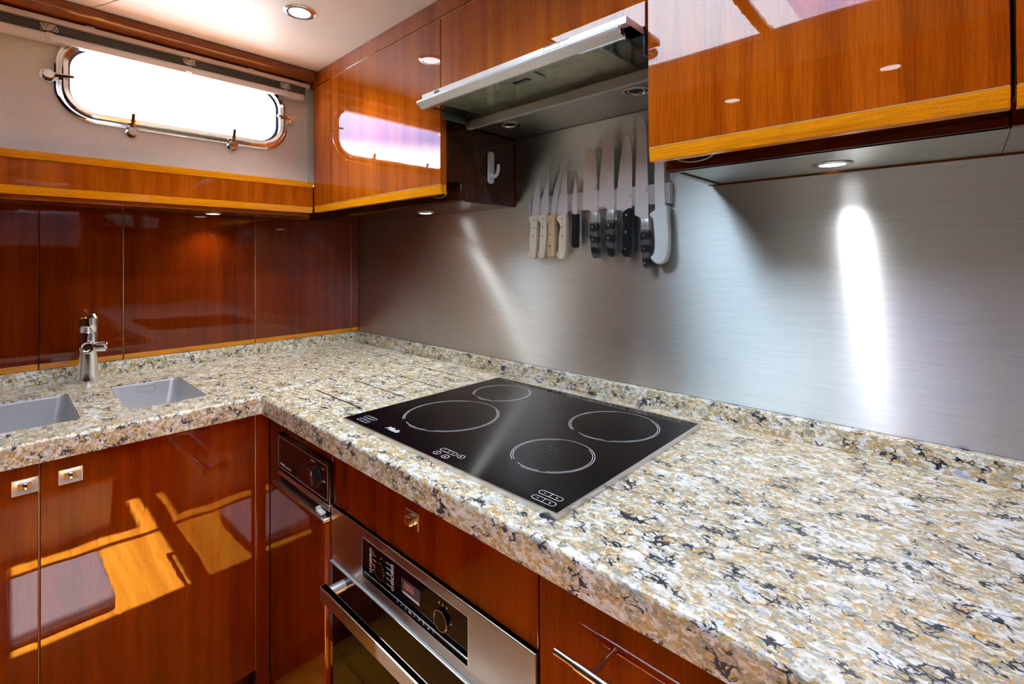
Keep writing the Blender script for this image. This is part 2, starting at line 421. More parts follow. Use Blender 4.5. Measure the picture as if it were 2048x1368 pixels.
sh = tag(B().box(1.76, 2.13, -1.235, -.79, 2.056, 2.062, .002).out('canvas_cover', canvas_m), 'lilac canvas cover lying over the right end of the skylight', 'cover')
# cornice beam along the left side and frieze over the cupboards
bw = struct('trim_2', B().prism([(.266, 2.0365), (.266, 2.012), (.238, 2.0), (.196, 1.998), (.196, 2.0365)], 'y', -2.6, -.3215, .0015, 1), cherry_y, label='dark wooden cornice beam under the ceiling above the window')
struct('trim_3', B().box(.20, 3.34, -.3195, -.30, 1.984, 2.0365, .001, 1), cherry, label='wooden frieze between the wall cupboards and the ceiling')

# ------------------------------------------------------------------ left wall: panelling
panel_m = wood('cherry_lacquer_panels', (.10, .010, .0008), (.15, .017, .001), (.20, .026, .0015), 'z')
pan = [(-1.60, -1.1035, panel_m), (-1.1005, -.8935, panel_m), (-.8905, -.4665, panel_m), (-.4635, -.0415, panel_m), (-.0385, -.004, panel_m)]
for y0, y1, m in pan:
    q = struct('wall_panel', B().box(0, .020, y0, y1, .9445 + .019, 1.462, .0012, 1), m, wl)
    B().prism([(.0, .9445), (.014, .9445), (.0195, .9632), (.0, .9632)], 'y', y0, y1, .0008, 1).out('lipping', honey_y, q)
pale_line = simple('bare_edge_glint', (.62, .34, .13), .35)  # pale strips: bare joint edges, plus varnish edge highlights put into colour
for y in (-.892, -.465, -.040): struct('pale_joint_line', B().box(.010, .0185, y - .0011, y + .0011, .9635, 1.462), pale_line, wl)
# shelf box under the window
fa = thing('window_shelf', 'long varnished wooden shelf box with orange lips under the beige window wall', 'shelf', (.1, -.8, 1.47))
B().box(.0, .2345, -2.6, -.3215, 1.499, 1.5745, .0008, 1).out('fascia', cherry, fa)
B().prism([(.0, 1.475), (.229, 1.475), (.2355, 1.4985), (.0, 1.4985)], 'y', -2.6, -.3215, .001, 1).out('lower_lip', honey_y, fa)
B().prism([(.0, 1.5755), (.236, 1.5755), (.2385, 1.598), (.0, 1.598)], 'y', -2.6, -.3215, .001, 1).out('upper_lip', honey_y, fa)
B().box(.0, .205, -2.6, -.3215, 1.4625, 1.4745, .001, 1).out('underside_board', cherry_y, fa)

# ------------------------------------------------------------------ porthole window
wi = struct('window_1', B().loops([[(.1955, y, z) for y, z in rrect(WY0, WY1, WZ0, WZ1, .095, 12)],
        [(.203, y, z) for y, z in rrect(WY0, WY1, WZ0, WZ1, .095, 12)],
        [(.206, y, z) for y, z in rrect(WY0 + .004, WY1 - .004, WZ0 + .004, WZ1 - .004, .092, 12)],
        [(.206, y, z) for y, z in rrect(WY0 + .009, WY1 - .009, WZ0 + .009, WZ1 - .009, .088, 12)],
        [(.200, y, z) for y, z in rrect(WY0 + .011, WY1 - .011, WZ0 + .011, WZ1 - .011, .086, 12)],
        [(.200, y, z) for y, z in rrect(WY0 + .015, WY1 - .015, WZ0 + .015, WZ1 - .015, .083, 12)],
        [(.217, y, z) for y, z in rrect(WY0 + .016, WY1 - .016, WZ0 + .016, WZ1 - .016, .082, 12)],
        [(.219, y, z) for y, z in rrect(WY0 + .019, WY1 - .019, WZ0 + .019, WZ1 - .019, .080, 12)],
        [(.214, y, z) for y, z in rrect(WY0 + .030, WY1 - .030, WZ0 + .030, WZ1 - .030, .070, 12)],
        [(.166, y, z) for y, z in rrect(WY0 + .031, WY1 - .031, WZ0 + .031, WZ1 - .031, .069, 12)]]), chrome, label='long porthole window with rounded corners and polished chrome frame')
L0, L1 = rrect(WY0 + .0305, WY1 - .0305, WZ0 + .0305, WZ1 - .0305, .069, 12), rrect(WY0 + .036, WY1 - .036, WZ0 + .036, WZ1 - .036, .065, 12)
struct('rubber_seal', B().strip([(.186, *p) for p in L0], [(.186, *p) for p in L1]), seal, wi)
struct('pane', B().prism(rrect(WY0 + .0305, WY1 - .0305, WZ0 + .0305, WZ1 - .0305, .069, 12), 'x', .178, .183), pane_m, wi)
for (y, z, dy, dz) in ((-1.090, 1.832, 1, 0), (-.895, 1.700, 0, 1), (-.604, 1.706, 0, 1), (-.399, 1.842, -1, 0)):
    l = B().cyl((.1955, y, z), (.1995, y, z), .019).loft([(Vector((.199, y, z)), .0142), (Vector((.217, y, z)), .0142), (Vector((.2205, y, z)), .0115)]).loft([(Vector((.2205, y, z)), .0065), (Vector((.2225, y, z)), .006)])
    e = (.216, y + dy * .026, z + dz * .026); e2 = (.226, y + dy * .055, z + dz * .055)
    l.tube([(.208, y + dy * .006, z + dz * .006), e, (.221, y + dy * .04, z + dz * .04), e2], [.0075, .0062, .0062, .0050])
    l.box(.199, .2125, y - .008 + dy * .014, y + .008 + dy * .014, z - .008 + dz * .014, z + .008 + dz * .014, .002)
    o = l.out('window_latch', chrome, wi)
# blind
bl = thing('pleated_blind', 'raised pleated blind in a cream head rail above the porthole', 'blind', (.22, -.8, 1.94))
B().box(.1955, .232, -1.7, -.331, 1.977, 1.9915, .002).out('head_rail', ivory, bl)
b = B()
for i in range(7):
    z = 1.9765 - i * .0042
    b.prism([(.197, z - .0021), (.223 - .002 * (i % 2), z - .0004), (.223 - .002 * (i % 2), z - .0016), (.197, z - .0040)], 'y', -1.69, -.345)
b.out('pleats', pleat_m, bl, 0)
B().prism([(.197, 1.9465), (.226, 1.9465), (.229, 1.940), (.222, 1.926), (.204, 1.923), (.197, 1.927)], 'y', -1.69, -.353, .0015).out('bottom_rail', white_rail, bl)
for y in (-1.09, -.745, -.425):
    b = B()
    for k in range(4):
        ph = random.random() * 6; pts = []
        for i in range(22):
            a = i / 21 * 6.28 * 1.5 + ph
            pts.append((.2265 + .0025 * math.sin(2.3 * a), y + .013 * math.sin(a) + .008 * (k - 1.5) * .5, 1.962 + .010 * math.sin(1.7 * a + k)))
        b.tube(pts, .0009, 6)
    b.out('cord', cord_m, bl)
    B().box(.221, .231, y - .008, y + .008, 1.928, 1.947, .002).out('cord_cleat', white_rail, bl)
for y in (-1.0, -.55): B().box(.218, .234, y - .01, y + .01, 1.9915, 1.9935).out('bracket', ivory, bl)
for nm, y, lab in (('cord_peg', -.340, 'small chrome peg on the shelf at the right end of the window wall'),):
    o = B().loft([(Vector((.215, y, 1.598)), .0035), (Vector((.215, y, 1.608)), .0035), (Vector((.215, y, 1.611)), .002)], 16).out(nm, chrome); tag(o, lab, 'peg')
o = B().tube([(.215, -.3405, 1.611), (.214, -.3435, 1.80), (.213, -.347, 1.925)], .0006, 5).out('guide_cord', cord_m, bl)

# ------------------------------------------------------------------ steel splashback
st = tag(B().box(.021, 3.3, -.0032, -.0006, .9435, 1.462, .0004, 1).box(1.056, 1.693, -.0032, -.0006, 1.462, 1.684).out('steel_splashback', steel_wall),
         'brushed stainless steel splashback sheet behind the whole worktop', 'splashback')

# ------------------------------------------------------------------ worktop
T = .9
pts = [(.004, -.002), (.004, -1.75), (.676, -1.75), (.684, -.676), (3.2, -.672), (3.2, -.002)]
b = bmesh.new(); lo = [b.verts.new((x, y, T - .05)) for x, y in pts]; hi = [b.verts.new((x, y, T)) for x, y in pts]
b.faces.new(lo[::-1]); b.faces.new(hi)
for i in range(6): b.faces.new((lo[i], lo[(i + 1) % 6], hi[(i + 1) % 6], hi[i]))
bmesh.ops.recalc_face_normals(b, faces=b.faces[:])
ed = [e for e in b.edges if all(v.co.z > T - .01 for v in e.verts) and (min(v.co.x for v in e.verts) > .6 and max(v.co.y for v in e.verts) < -.5)]
bmesh.ops.bevel(b, geom=ed, offset=.009, segments=4, profile=.5, affect='EDGES')
wt = thing('worktop', 'cream and gold granite worktop with black flecks around the galley corner', 'worktop', (.35, -.35, .85))
BB = B(); BB.bm.free(); BB.bm = b; slab = BB.out('slab', GRAN, wt)
cs = [B().prism(rrect(.226, .560, -1.50, -1.050, .014), 'z', .8, 1).out('c', dark_gap), B().prism(rrect(.224, .559, -.957, -.777, .014), 'z', .8, 1).out('c', dark_gap)]
GR = [(.732, .992, -.540), (.712, 1.000, -.405), (.727, .992, -.275), (.728, 1.002, -.147)]
for x0, x1, y in GR: cs.append(B().box(x0, x1, y - .0028, y + .0028, T - .004, T + .01).out('c', dark_gap))
bpy.context.view_layer.update()
cut(slab, cs)
for x0, x1, y in GR: B().box(x0, x1, y - .0026, y + .0026, T - .0045, T - .0008).out('drain_groove', dark_gap, wt)
B().prism([(-.004, .9), (-.030, .9), (-.024, .9415), (-.021, .9435), (-.004, .9435)], 'x', .032, 3.2, .001, 1).out('upstand', GRAN, wt)
B().prism([(.021, .9), (.021, .9), (.0305, .9), (.0285, .9435), (.0005, .9435), (.0005, .9)][1:], 'y', -1.75, -.003, .001, 1).out('upstand', GRAN, wt)

# ------------------------------------------------------------------ sinks
def sink(y0, y1, zb, label, ov):
    s = thing('sink', label, 'sink', (.39, (y0 + y1) / 2, zb))
    x0, x1 = (.2275, .5575)
    y0, y1 = y0 + .0015, y1 - .0015
    L = []
    for z, ins, r in ((.8975, -.0008, .0145), (.8975, .0, .014), (.893, .001, .02), (zb + .03, .005, .032), (zb + .010, .010, .034), (zb + .001, .024, .03), (zb, .04, .028)):
        L.append([(x, y, z) for x, y in rrect(x0 + ins, x1 - ins, y0 + ins, y1 - ins, r, 8)])
    B().loops(L, cap1=True).out('bowl', steel_sink, s, 50)
    cy, cx = (y0 + y1) / 2, .40
    B().cyl((cx, cy, zb + .0005), (cx, cy, zb + .004), .045, .040).out('drain', chrome, s)
    if ov:
        a, c = ov
        R1 = rrect(a, c, .8665, .8895, .005, 5); R2 = rrect(a + .0025, c - .0025, .869, .887, .0035, 5); R3 = rrect(a + .004, c - .004, .8705, .8855, .003, 5)
        B().loops([[(.2285, *p) for p in R1], [(.2325, *p) for p in R1], [(.2325, *p) for p in R2], [(.2300, *p) for p in R2]]).out('overflow_ring', alu, s)
        B().prism(R3, 'x', .2290, .2318, .0005, 1).out('overflow_cover', steel_sink, s)
sink(-.957, -.777, .775, 'small square stainless steel sink bowl with an oblong overflow, right of the tap', (-.889, -.838))
sink(-1.50, -1.050, .735, 'large stainless steel sink bowl at the left edge, left of the tap', None)

# ------------------------------------------------------------------ tap
fx, fy = .106, -.993
tp = thing('tap', 'polished chrome pillar tap with a curved hose clip, behind the two sinks', 'tap', (fx, fy, T))
def lathe(b, prof, n=40): return b.loft([(Vector((fx, fy, z)), r) for r, z in prof], n, True, (0, 0, 1))
lathe(B(), [(.0285, .9004), (.0285, .902), (.0272, .912), (.0255, .935), (.0243, .965), (.0238, 1.0), (.0238, 1.059), (.0232, 1.0605)]).out('body', chrome, tp)
lathe(B(), [(.0225, 1.0605), (.0240, 1.0625), (.0248, 1.085), (.0252, 1.1055), (.0235, 1.1065), (.0225, 1.1045), (.012, 1.1035)]).out('cap', chrome, tp)
B().tube([(fx + .008, fy + .001, 1.1045), (fx + .013, fy + .006, 1.110), (fx + .020, fy + .012, 1.1115), (fx + .025, fy + .016, 1.105)], [.007, .0085, .008, .005], 14).out('lever', chrome, tp)
d = Vector((.98, -.2, 0)).normalized(); e = Vector((.30, .95, 0)).normalized(); c0 = Vector((fx, fy, 1.017)) + d * .034 + e * .003
o_ = [c0 + e * (.0165 * math.cos(a)) + Vector((0, 0, .0165 * math.sin(a))) for a in [math.radians(320 - k * 12) for k in range(-3, 22)]]
B().tube(o_, .0052, 12).out('hose_clip', chrome, tp)
B().cyl(Vector((fx, fy, 1.017)) + d * .018, c0 - d * .002, .010, .012).out('clip_stem', chrome, tp)
B().loft([(c0 + e * .016, .011), (c0 + e * .021, .0150), (c0 + e * .044, .0160), (c0 + e * .0455, .0145), (c0 + e * .0455, .0120), (c0 + e * .040, .0115)], 28, True, e).out('spout_socket', chrome, tp)

# ------------------------------------------------------------------ base cupboards, left leg (faces look to +x)
def latch_x(p, x, yc, zc):
    W, H = .0205, .0165
    B().loops([[(x + .0002, yy, zz) for yy, zz in rrect(yc - W, yc + W, zc - H, zc + H, .0012, 3)], [(x + .0028, yy, zz) for yy, zz in rrect(yc - W, yc + W, zc - H, zc + H, .0012, 3)],
               [(x + .0028, yy, zz) for yy, zz in rrect(yc - W + .003, yc + W - .003, zc - .012, zc + .012, .009, 3)], [(x + .0012, yy, zz) for yy, zz in rrect(yc - W + .006, yc + W - .006, zc - .010, zc + .010, .008, 3)]], cap1=True).out('latch_plate', alu, p)
    q = B().loops([[(x + .0014, yy, zz) for yy, zz in rrect(yc - .0115, yc + .0115, zc - .007, zc + .007, .002, 3)], [(x + .0034, yy, zz) for yy, zz in rrect(yc - .011, yc + .011, zc - .0066, zc + .0066, .002, 3)]], cap1=True).out('latch_cup', chrome, p)
    B().box(x + .003, x + .0075, yc - .004, yc + .004, zc - .006, zc + .006, .0015).out('latch_button', chrome, p)
def base_unit(label, y0, y1, lock, dl=None):
    u = thing('base_cupboard', label, 'cupboard', (.35, (y0 + y1) / 2, 0), 'varnished base cupboards')
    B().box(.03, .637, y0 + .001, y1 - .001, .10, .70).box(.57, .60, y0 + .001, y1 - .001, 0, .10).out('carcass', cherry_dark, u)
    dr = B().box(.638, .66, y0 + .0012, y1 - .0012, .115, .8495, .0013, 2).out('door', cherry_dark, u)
    latch_x(dr, .66, lock, .801)
    B().box(.645, .6595, y1 - .0011, y1 + .0001, .115, .849).out('pale_edge_line', pale_line, u)
    return u
base_unit('glossy cherry sink cupboard door, cut off by the left edge', -1.70, -1.127, -1.1495)
base_unit('wide glossy cherry cupboard door with a chrome latch below the small sink', -1.127, -.683, -1.076)
u = tag(B().box(.638, .66, -.6818, -.6455, .0, .8495, .001, 2).box(.6615, .7435, -.6445, -.62, .0, .8495, .001, 2).out('corner_post', cherry_dark), 'narrow cherry corner post between the sink cupboard and the trash compactor', 'post')

# ------------------------------------------------------------------ base cupboards, right leg (faces look to -y)
YF = -.645
# trash compactor
cp = thing('trash_compactor', 'built-in trash compactor with black control strip and wooden door', 'compactor', (.9, YF, 0))
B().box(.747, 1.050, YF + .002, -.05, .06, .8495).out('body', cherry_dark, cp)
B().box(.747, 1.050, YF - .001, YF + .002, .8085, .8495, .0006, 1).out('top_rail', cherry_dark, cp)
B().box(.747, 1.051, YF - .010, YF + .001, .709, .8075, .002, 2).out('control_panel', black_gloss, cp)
yp = YF - .0102
def frame_y(x0, x1, z0, z1, w, y, m, name, parent, r=.0):
    if r: A_, B_ = rrect(x0, x1, z0, z1, r, 5), rrect(x0 + w, x1 - w, z0 + w, z1 - w, max(r - w, .0003), 5)
    else: A_, B_ = [(x0, z0), (x1, z0), (x1, z1), (x0, z1)], [(x0 + w, z0 + w), (x1 - w, z0 + w), (x1 - w, z1 - w), (x0 + w, z1 - w)]
    f = lambda q, yy: [(a, yy, b_) for a, b_ in q]
    return B().loops([f(A_, y), f(A_, y - .0003), f(B_, y - .0003), f(B_, y)]).out(name, m, parent, 0)
frame_y(.752, 1.044, .7165, .7995, .0011, yp, grey_print, 'border_line', cp)
text('brand_lettering', 'BROAN', .0085, (.7665, yp, .7245), *PX, grey_print, cp, True)
text('model_lettering', 'COMPACTOR', .0058, (.800, yp, .7245), *PX, grey_print, cp)
text('knob_marking', 'UNLOCK', .0055, (.955, yp, .788), *PX, grey_print, cp)
text('knob_marking', 'ON', .0055, (1.016, yp, .784), *PX, grey_print, cp)
text('knob_marking', 'START', .0055, (1.016, yp, .755), *PX, grey_print, cp)
text('knob_marking', '-', .009, (.938, yp, .760), *PX, white_print, cp, True)
kb = B().loft([(Vector((.985, YF - .010, .758)), .0255), (Vector((.985, YF - .012, .758)), .0255), (Vector((.985, YF - .013, .758)), .0235), (Vector((.985, YF - .017, .758)), .0200), (Vector((.985, YF - .018, .758)), .0185)], 40).box(.9825, .9875, YF - .023, YF - .015, .741, .775, .001).out('knob', black_plastic, cp)
B().box(.9842, .9858, YF - .0236, YF - .0228, .764, .774).out('knob_pointer', white_print, kb)
B().prism([(YF, .7075), (YF - .0105, .7075), (YF - .0115, .695), (YF - .006, .692), (YF, .692)], 'x', .748, 1.050, .0008, 1).out('handle_rail', steel_front, cp)
B().box(.748, 1.050, YF - .003, YF + .001, .673, .692).out('finger_recess', dark_gap, cp)
B().prism([(YF - .001, .681), (YF - .024, .679), (YF - .026, .672), (YF - .001, .669)], 'x', .749, 1.050, .001, 1).out('pull_lip', satin, cp)
B().box(1.008, 1.033, YF - .022, YF - .008, .682, .689, .002).box(1.003, 1.012, YF - .021, YF - .006, .684, .694, .001).out('safety_catch', white_rail, cp)
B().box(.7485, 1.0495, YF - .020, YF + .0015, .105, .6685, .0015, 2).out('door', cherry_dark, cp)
# oven with the drawer front above
dv = thing('drawer_unit', 'cherry panel with a square chrome push latch above the oven', 'drawer', (1.37, YF, .75))
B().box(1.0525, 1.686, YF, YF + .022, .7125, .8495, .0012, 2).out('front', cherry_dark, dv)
frame_y(1.349, 1.3925, .7725, .8065, .0145, YF - .0002, satin, 'latch_plate', dv)
B().box(1.350, 1.3915, YF - .0022, YF + .001, .7735, .8055, .0006, 1).out('latch_plate', satin, dv)
B().box(1.3605, 1.3795, YF - .012, YF - .002, .782, .799, .002).out('latch_button', chrome, dv)
ov = thing('oven', 'built-in stainless steel oven with black control glass and bar handle', 'oven', (1.37, YF, 0))
B().box(1.056, 1.683, YF + .003, -.06, .12, .705).out('body', dark_gap, ov)
B().box(1.0535, 1.6855, YF - .006, YF + .003, .585, .7095, .0018, 2).out('fascia', steel_front, ov)
YO = YF - .006
B().box(1.197, 1.537, YO - .0008, YO + .001, .6075, .6895, .0006, 1).out('control_glass', black_glass, ov)
yo = YO - .0009
frame_y(1.1955, 1.5385, .606, .691, .0012, YO - .0002, alu, 'glass_edge', ov)
B().box(1.344, 1.404, yo - .0004, yo, .6425, .6715).out('display', display_m, ov)
text('clock_digits', '1050', .0165, (1.352, yo - .0006, .6555), *PX, red_led, ov, True)
B().box(1.350, 1.402, yo - .0007, yo - .0004, .6440, .6475).out('display_bar', grey_print, ov)
for x, z in ((1.271, .652), (1.470, .6525)):
    k = B().loft([(Vector((x, yo, z)), .0175), (Vector((x, yo - .004, z)), .0175), (Vector((x, yo - .0048, z)), .0168)], 40).out('dial', black_glass, ov)
    A_ = [(x + .0180 * math.cos(t * math.pi / 24), z + .0180 * math.sin(t * math.pi / 24)) for t in range(48)]
    I_ = [(x + .0168 * math.cos(t * math.pi / 24), z + .0168 * math.sin(t * math.pi / 24)) for t in range(48)]
    B().loops([[(p[0], yo - .0035, p[1]) for p in A_], [(p[0], yo - .0055, p[1]) for p in A_], [(p[0], yo - .0055, p[1]) for p in I_], [(p[0], yo - .0048, p[1]) for p in I_]]).out('dial_rim', chrome, k)
gl = 'F*o=S'
for i, z in enumerate((.677, .667, .6565, .646, .6345)):
    for x, s in ((1.231, 0), (1.3125, 1)):
        frame_y(x - .0042, x + .0042, z - .0040, z + .0040, .0006, yo, white_print, 'function_symbol', ov, .0012)
        text('function_glyph', 'I%X-~' [i] if s == 0 else 'YA_Z1'[i], .0058, (x, yo - .0003, z - .0022), *PX, white_print, ov, False, .0001, 'CENTER')
    if i < 4: B().box(1.2385, 1.2515, yo - .0003, yo, z - .0058, z - .0052).out('pointer_line', white_print, ov)
    B().box(1.2905, 1.3065, yo - .0003, yo, z - .0003, z + .0003).out('pointer_line', white_print, ov)
text('function_glyph', '2', .006, (1.241, yo - .0003, .6745), *PX, white_print, ov, False, .0001, 'CENTER')
text('function_glyph', '0', .006, (1.271, yo - .0003, .6735), *PX, white_print, ov, False, .0001, 'CENTER')
B().box(1.205, 1.530, yo - .0003, yo, .6215, .6220).out('touch_line', white_print, ov)
for x in (1.330, 1.358, 1.386, 1.415, 1.444): B().box(x - .0003, x + .0003, yo - .0003, yo, .6145, .6210).out('touch_tick', white_print, ov)
for x, g in ((1.344, '<'), (1.372, 'OK'), (1.401, '>'), (1.430, 'o')): text('touch_symbol', g, .0068, (x, yo - .0003, .6145), *PX, white_print, ov, False, .0001, 'CENTER')
for x, g in ((1.461, '<'), (1.4715, 'I'), (1.483, '>')): text('touch_symbol', g, .0068, (x, yo - .0003, .6765), *PX, white_print, ov, True, .0001, 'CENTER')
od = B().box(1.054, 1.685, YF - .010, YF + .003, .135, .5805, .0012, 2).out('door', black_glass, ov)
B().box(1.054, 1.685, YF - .0105, YF - .002, .5805, .5835, .0008, 1).out('door_edge', alu_grey, ov)
YH = YF - .052
b = B().box(1.108, 1.632, YH - .008, YH + .007, .541, .571, .0025, 2)
b.out('handle_bar', steel('brushed_bar', (.66, .64, .63), .3, .5, (0, 0, 1), (.05, 1, 1), .05), od)
for x in (1.122, 1.618): B().cyl((x, YF - .0095, .556), (x, YH + .005, .556), .0115).out('handle_post', alu, od)
# cupboard right of the oven
rc = thing('base_cupboard', 'cherry cupboard front with a thin steel bar handle right of the oven', 'cupboard', (2.0, YF, 0), 'varnished base cupboards')
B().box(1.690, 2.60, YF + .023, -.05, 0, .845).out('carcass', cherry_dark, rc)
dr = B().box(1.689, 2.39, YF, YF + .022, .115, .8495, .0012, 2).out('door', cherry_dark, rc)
B().cyl((1.741, YF - .030, .761), (2.05, YF - .030, .761), .0045, n=20).cyl((1.775, YF - .030, .761), (2.05, YF - .030, .761), .0058, n=20).out('handle_bar', satin, dr)
for x in (1.80, 2.02): B().cyl((x, YF, .761), (x, YF - .030, .761), .004, n=16).out('handle_post', satin, dr)
rc2 = thing('base_cupboard', 'cherry cupboard below the right end of the worktop, out of frame', 'cupboard', (2.8, YF, 0), 'varnished base cupboards')
B().box(2.61, 3.2, YF + .023, -.05, 0, .845).out('carcass', cherry_dark, rc2)
B().box(2.393, 3.2, YF, YF + .022, .115, .8495, .0012, 2).out('door', cherry_dark, rc2)

# ------------------------------------------------------------------ hob
hb = thing('hob', 'black glass four-ring hob in a stainless steel trim, set on the granite', 'hob', (1.38, -.355, T))
X0, X1, Y0, Y1 = 1.056, 1.704, -.622, -.090
b = B(); q = lambda i, z: [(X0 + i, Y0 + i, z), (X1 - i, Y0 + i, z), (X1 - i, Y1 - i, z), (X0 + i, Y1 - i, z)]
b.loops([q(0, T + .0003), q(0, .9085), q(.0012, .9098), q(.0028, .9098), q(.0028, .9080)]).out('trim', steel('hob_trim_steel', (.74, .73, .71), .3, .4, (0, 0, 1)), hb, 20)
B().box(X0 + .0028, X1 - .0028, Y0 + .0028, Y1 - .0028, .901, .9095).out('glass', black_glass, hb)
ZG = .9096
def arc(b, cx, cy, r, w, a0, a1):
    n = max(8, int((a1 - a0) / 3)); O, I = [], []
    for k in range(n + 1):
        a = math.radians(a0 + (a1 - a0) * k / n)
        O.append((cx + (r + w) * math.cos(a), cy + (r + w) * math.sin(a), ZG)); I.append((cx + r * math.cos(a), cy + r * math.sin(a), ZG))
    b.strip(O, I, closed=False)
for cx, cy, r in ((1.233, -.433, .115), (1.189, -.213, .081), (1.5625, -.2325, .100), (1.5625, -.454, .0805)):
    b = B(); w_ = .0009
    arc(b, cx, cy, r, w_, 262, 598); arc(b, cx, cy, r - .0042, w_, 118, 238); arc(b, cx, cy, r - .0042, w_, 250, 290)
    arc(b, cx, cy, r - .0042, w_, -60, 60)
    b.out('cooking_zone_ring', white_print, hb, 0)
def outline_z(name, x0, x1, y0, y1, r, w_, parent):
    A_, I_ = rrect(x0, x1, y0, y1, r, 8), rrect(x0 + w_, x1 - w_, y0 + w_, y1 - w_, r - w_, 8)
    b = B().strip([(p[0], p[1], ZG) for p in A_], [(p[0], p[1], ZG) for p in I_]); return b
for cx, cy in ((1.1115, -.5995), (1.109, -.5795), (1.404, -.5815), (1.6625, -.6025), (1.6615, -.583)):
    b = outline_z('k', cx - .0235, cx + .0235, cy - .0065, cy + .0065, .0064, .0009, hb)
    b.box(cx - .0004, cx + .0004, cy - .006, cy + .006, ZG - .0001, ZG).box(cx - .014, cx - .0105, cy - .0005, cy + .0005, ZG - .0001, ZG).box(cx + .0105, cx + .014, cy - .0005, cy + .0005, ZG - .0001, ZG).box(cx + .0118, cx + .0127, cy - .0018, cy + .0018, ZG - .0001, ZG)
    b.out('touch_key', white_print, hb, 0)
for cx, cy, g in ((1.390, -.600, 'I'), (1.417, -.601, 'o'), (1.440, -.581, 'L')):
    outline_z('k', cx - .0085, cx + .0085, cy - .0068, cy + .0068, .0066, .0009, hb).out('touch_key', white_print, hb, 0)
    text('touch_symbol', g, .009, (cx, cy - .0032, ZG), (1, 0, 0), (0, 1, 0), white_print, hb, False, .0001, 'CENTER')
text('brand_lettering', 'Miele', .021, (1.193, -.594, ZG), (1, 0, 0), (0, 1, 0), white_print, hb, True, .0001, shear=.25)
b = B()
for k in range(26):
    x = 1.555 + random.gauss(0, .012); y = -.445 + random.gauss(0, .012); l = .003 + random.random() * .008; a = 1.0 + random.gauss(0, .5)
    b.strip([(x, y, ZG), (x + l * math.cos(a), y + l * math.sin(a), ZG)], [(x + .0003, y - .0002, ZG), (x + .0003 + l * math.cos(a), y - .0002 + l * math.sin(a), ZG)], closed=False)
b.out('scratch_marks', simple('scratch_grey', (.16, .16, .18), .5), hb, 0)

# ------------------------------------------------------------------ wall cupboards
YD = -.32
side_m = wood('cherry_shaded_side', (.030, .007, .003), (.045, .010, .004), (.06, .014, .005), 'z')  # cherry darkened: shade on the cupboard side put into the colour
pelmet_m = wood('cherry_shaded_pelmet', (.06, .010, .002), (.09, .016, .002), (.12, .022, .003), 'x')  # cherry darkened again, with the pelmet's shade in its colour
def door_y(parent, x0, x1, z0, z1, lip=True, m=cherry):
    zl = z0 + .0275 if lip else z0
    d_ = B().box(x0, x1, YD, YD + .022, zl, z1, .0011, 2).out('door', m, parent)
    if lip: B().prism([(YD + .0035, z0), (YD + .0, zl - .0005), (YD + .022, zl - .0005), (YD + .022, z0)], 'x', x0, x1, .001, 1).out('lipping', honey_x, d_)
    if lip: B().box(x0 + .001, x1 - .001, YD - .0003, YD + .002, zl - .0012, zl + .0002).out('pale_edge_line', pale_line, d_)  # pale line along the lip top, a painted edge highlight
    return d_
wc = thing('wall_cupboard', 'high cherry wall cupboard mirroring the porthole, in the corner left of the hood', 'cupboard', (.7, -.15, 1.47), 'varnished wall cupboards')
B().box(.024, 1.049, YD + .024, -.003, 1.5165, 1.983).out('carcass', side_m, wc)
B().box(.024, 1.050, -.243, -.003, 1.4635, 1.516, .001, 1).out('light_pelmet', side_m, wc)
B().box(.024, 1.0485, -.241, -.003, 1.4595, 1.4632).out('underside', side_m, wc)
door_y(wc, .3855, 1.0515, 1.4765, 1.979)
f_ = B().box(.2385, .3835, YD, YD + .022, 1.504, 1.979, .001, 1).out('filler_strip', cherry, wc)
B().prism([(YD + .0035, 1.4765), (YD, 1.5035), (YD + .022, 1.5035), (YD + .022, 1.4765)], 'x', .2385, .3835, .001, 1).out('lipping', honey_x, f_)
B().box(.3838, .3852, YD + .002, YD + .015, 1.478, 1.979).box(.3838, 1.690, YD + .0035, YD + .015, 1.9794, 1.9836).out('pale_edge_line', pale_line, wc)
hc = thing('hood_cupboard', 'cherry cupboard above the cooker hood', 'cupboard', (1.37, -.15, 1.75), 'varnished wall cupboards')
B().box(1.0555, 1.692, YD + .024, -.003, 1.76, 1.983).out('carcass', cherry, hc)
door_y(hc, 1.0545, 1.6935, 1.744, 1.979, False)
rw = thing('wall_cupboard', 'long cherry wall cupboard reflecting the skylight, right of the hood', 'cupboard', (1.95, -.15, 1.47), 'varnished wall cupboards')
B().box(1.6985, 2.193, YD + .024, -.003, 1.497, 1.983).out('carcass', cherry, rw)
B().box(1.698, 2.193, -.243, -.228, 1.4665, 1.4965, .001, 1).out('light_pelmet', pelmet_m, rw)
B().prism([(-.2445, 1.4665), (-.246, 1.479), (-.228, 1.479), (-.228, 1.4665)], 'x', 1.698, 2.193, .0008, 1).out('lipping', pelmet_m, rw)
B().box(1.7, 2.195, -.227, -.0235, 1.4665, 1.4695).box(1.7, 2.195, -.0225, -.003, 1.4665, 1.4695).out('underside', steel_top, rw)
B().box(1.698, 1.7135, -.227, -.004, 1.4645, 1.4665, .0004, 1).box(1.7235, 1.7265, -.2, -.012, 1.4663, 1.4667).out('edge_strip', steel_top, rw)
B().box(1.7145, 1.7225, -.215, -.012, 1.4655, 1.4664).out('cable_slot', dark_gap, rw)
door_y(rw, 1.6985, 2.1915, 1.4765, 1.979)
nw = thing('wall_cupboard', 'next cherry wall cupboard cut off by the right edge', 'cupboard', (2.6, -.15, 1.47), 'varnished wall cupboards')
B().box(2.196, 3.2, YD + .024, -.003, 1.497, 1.983).out('carcass', cherry, nw)
B().box(2.196, 3.2, -.243, -.228, 1.4665, 1.4965).out('light_pelmet', pelmet_m, nw)
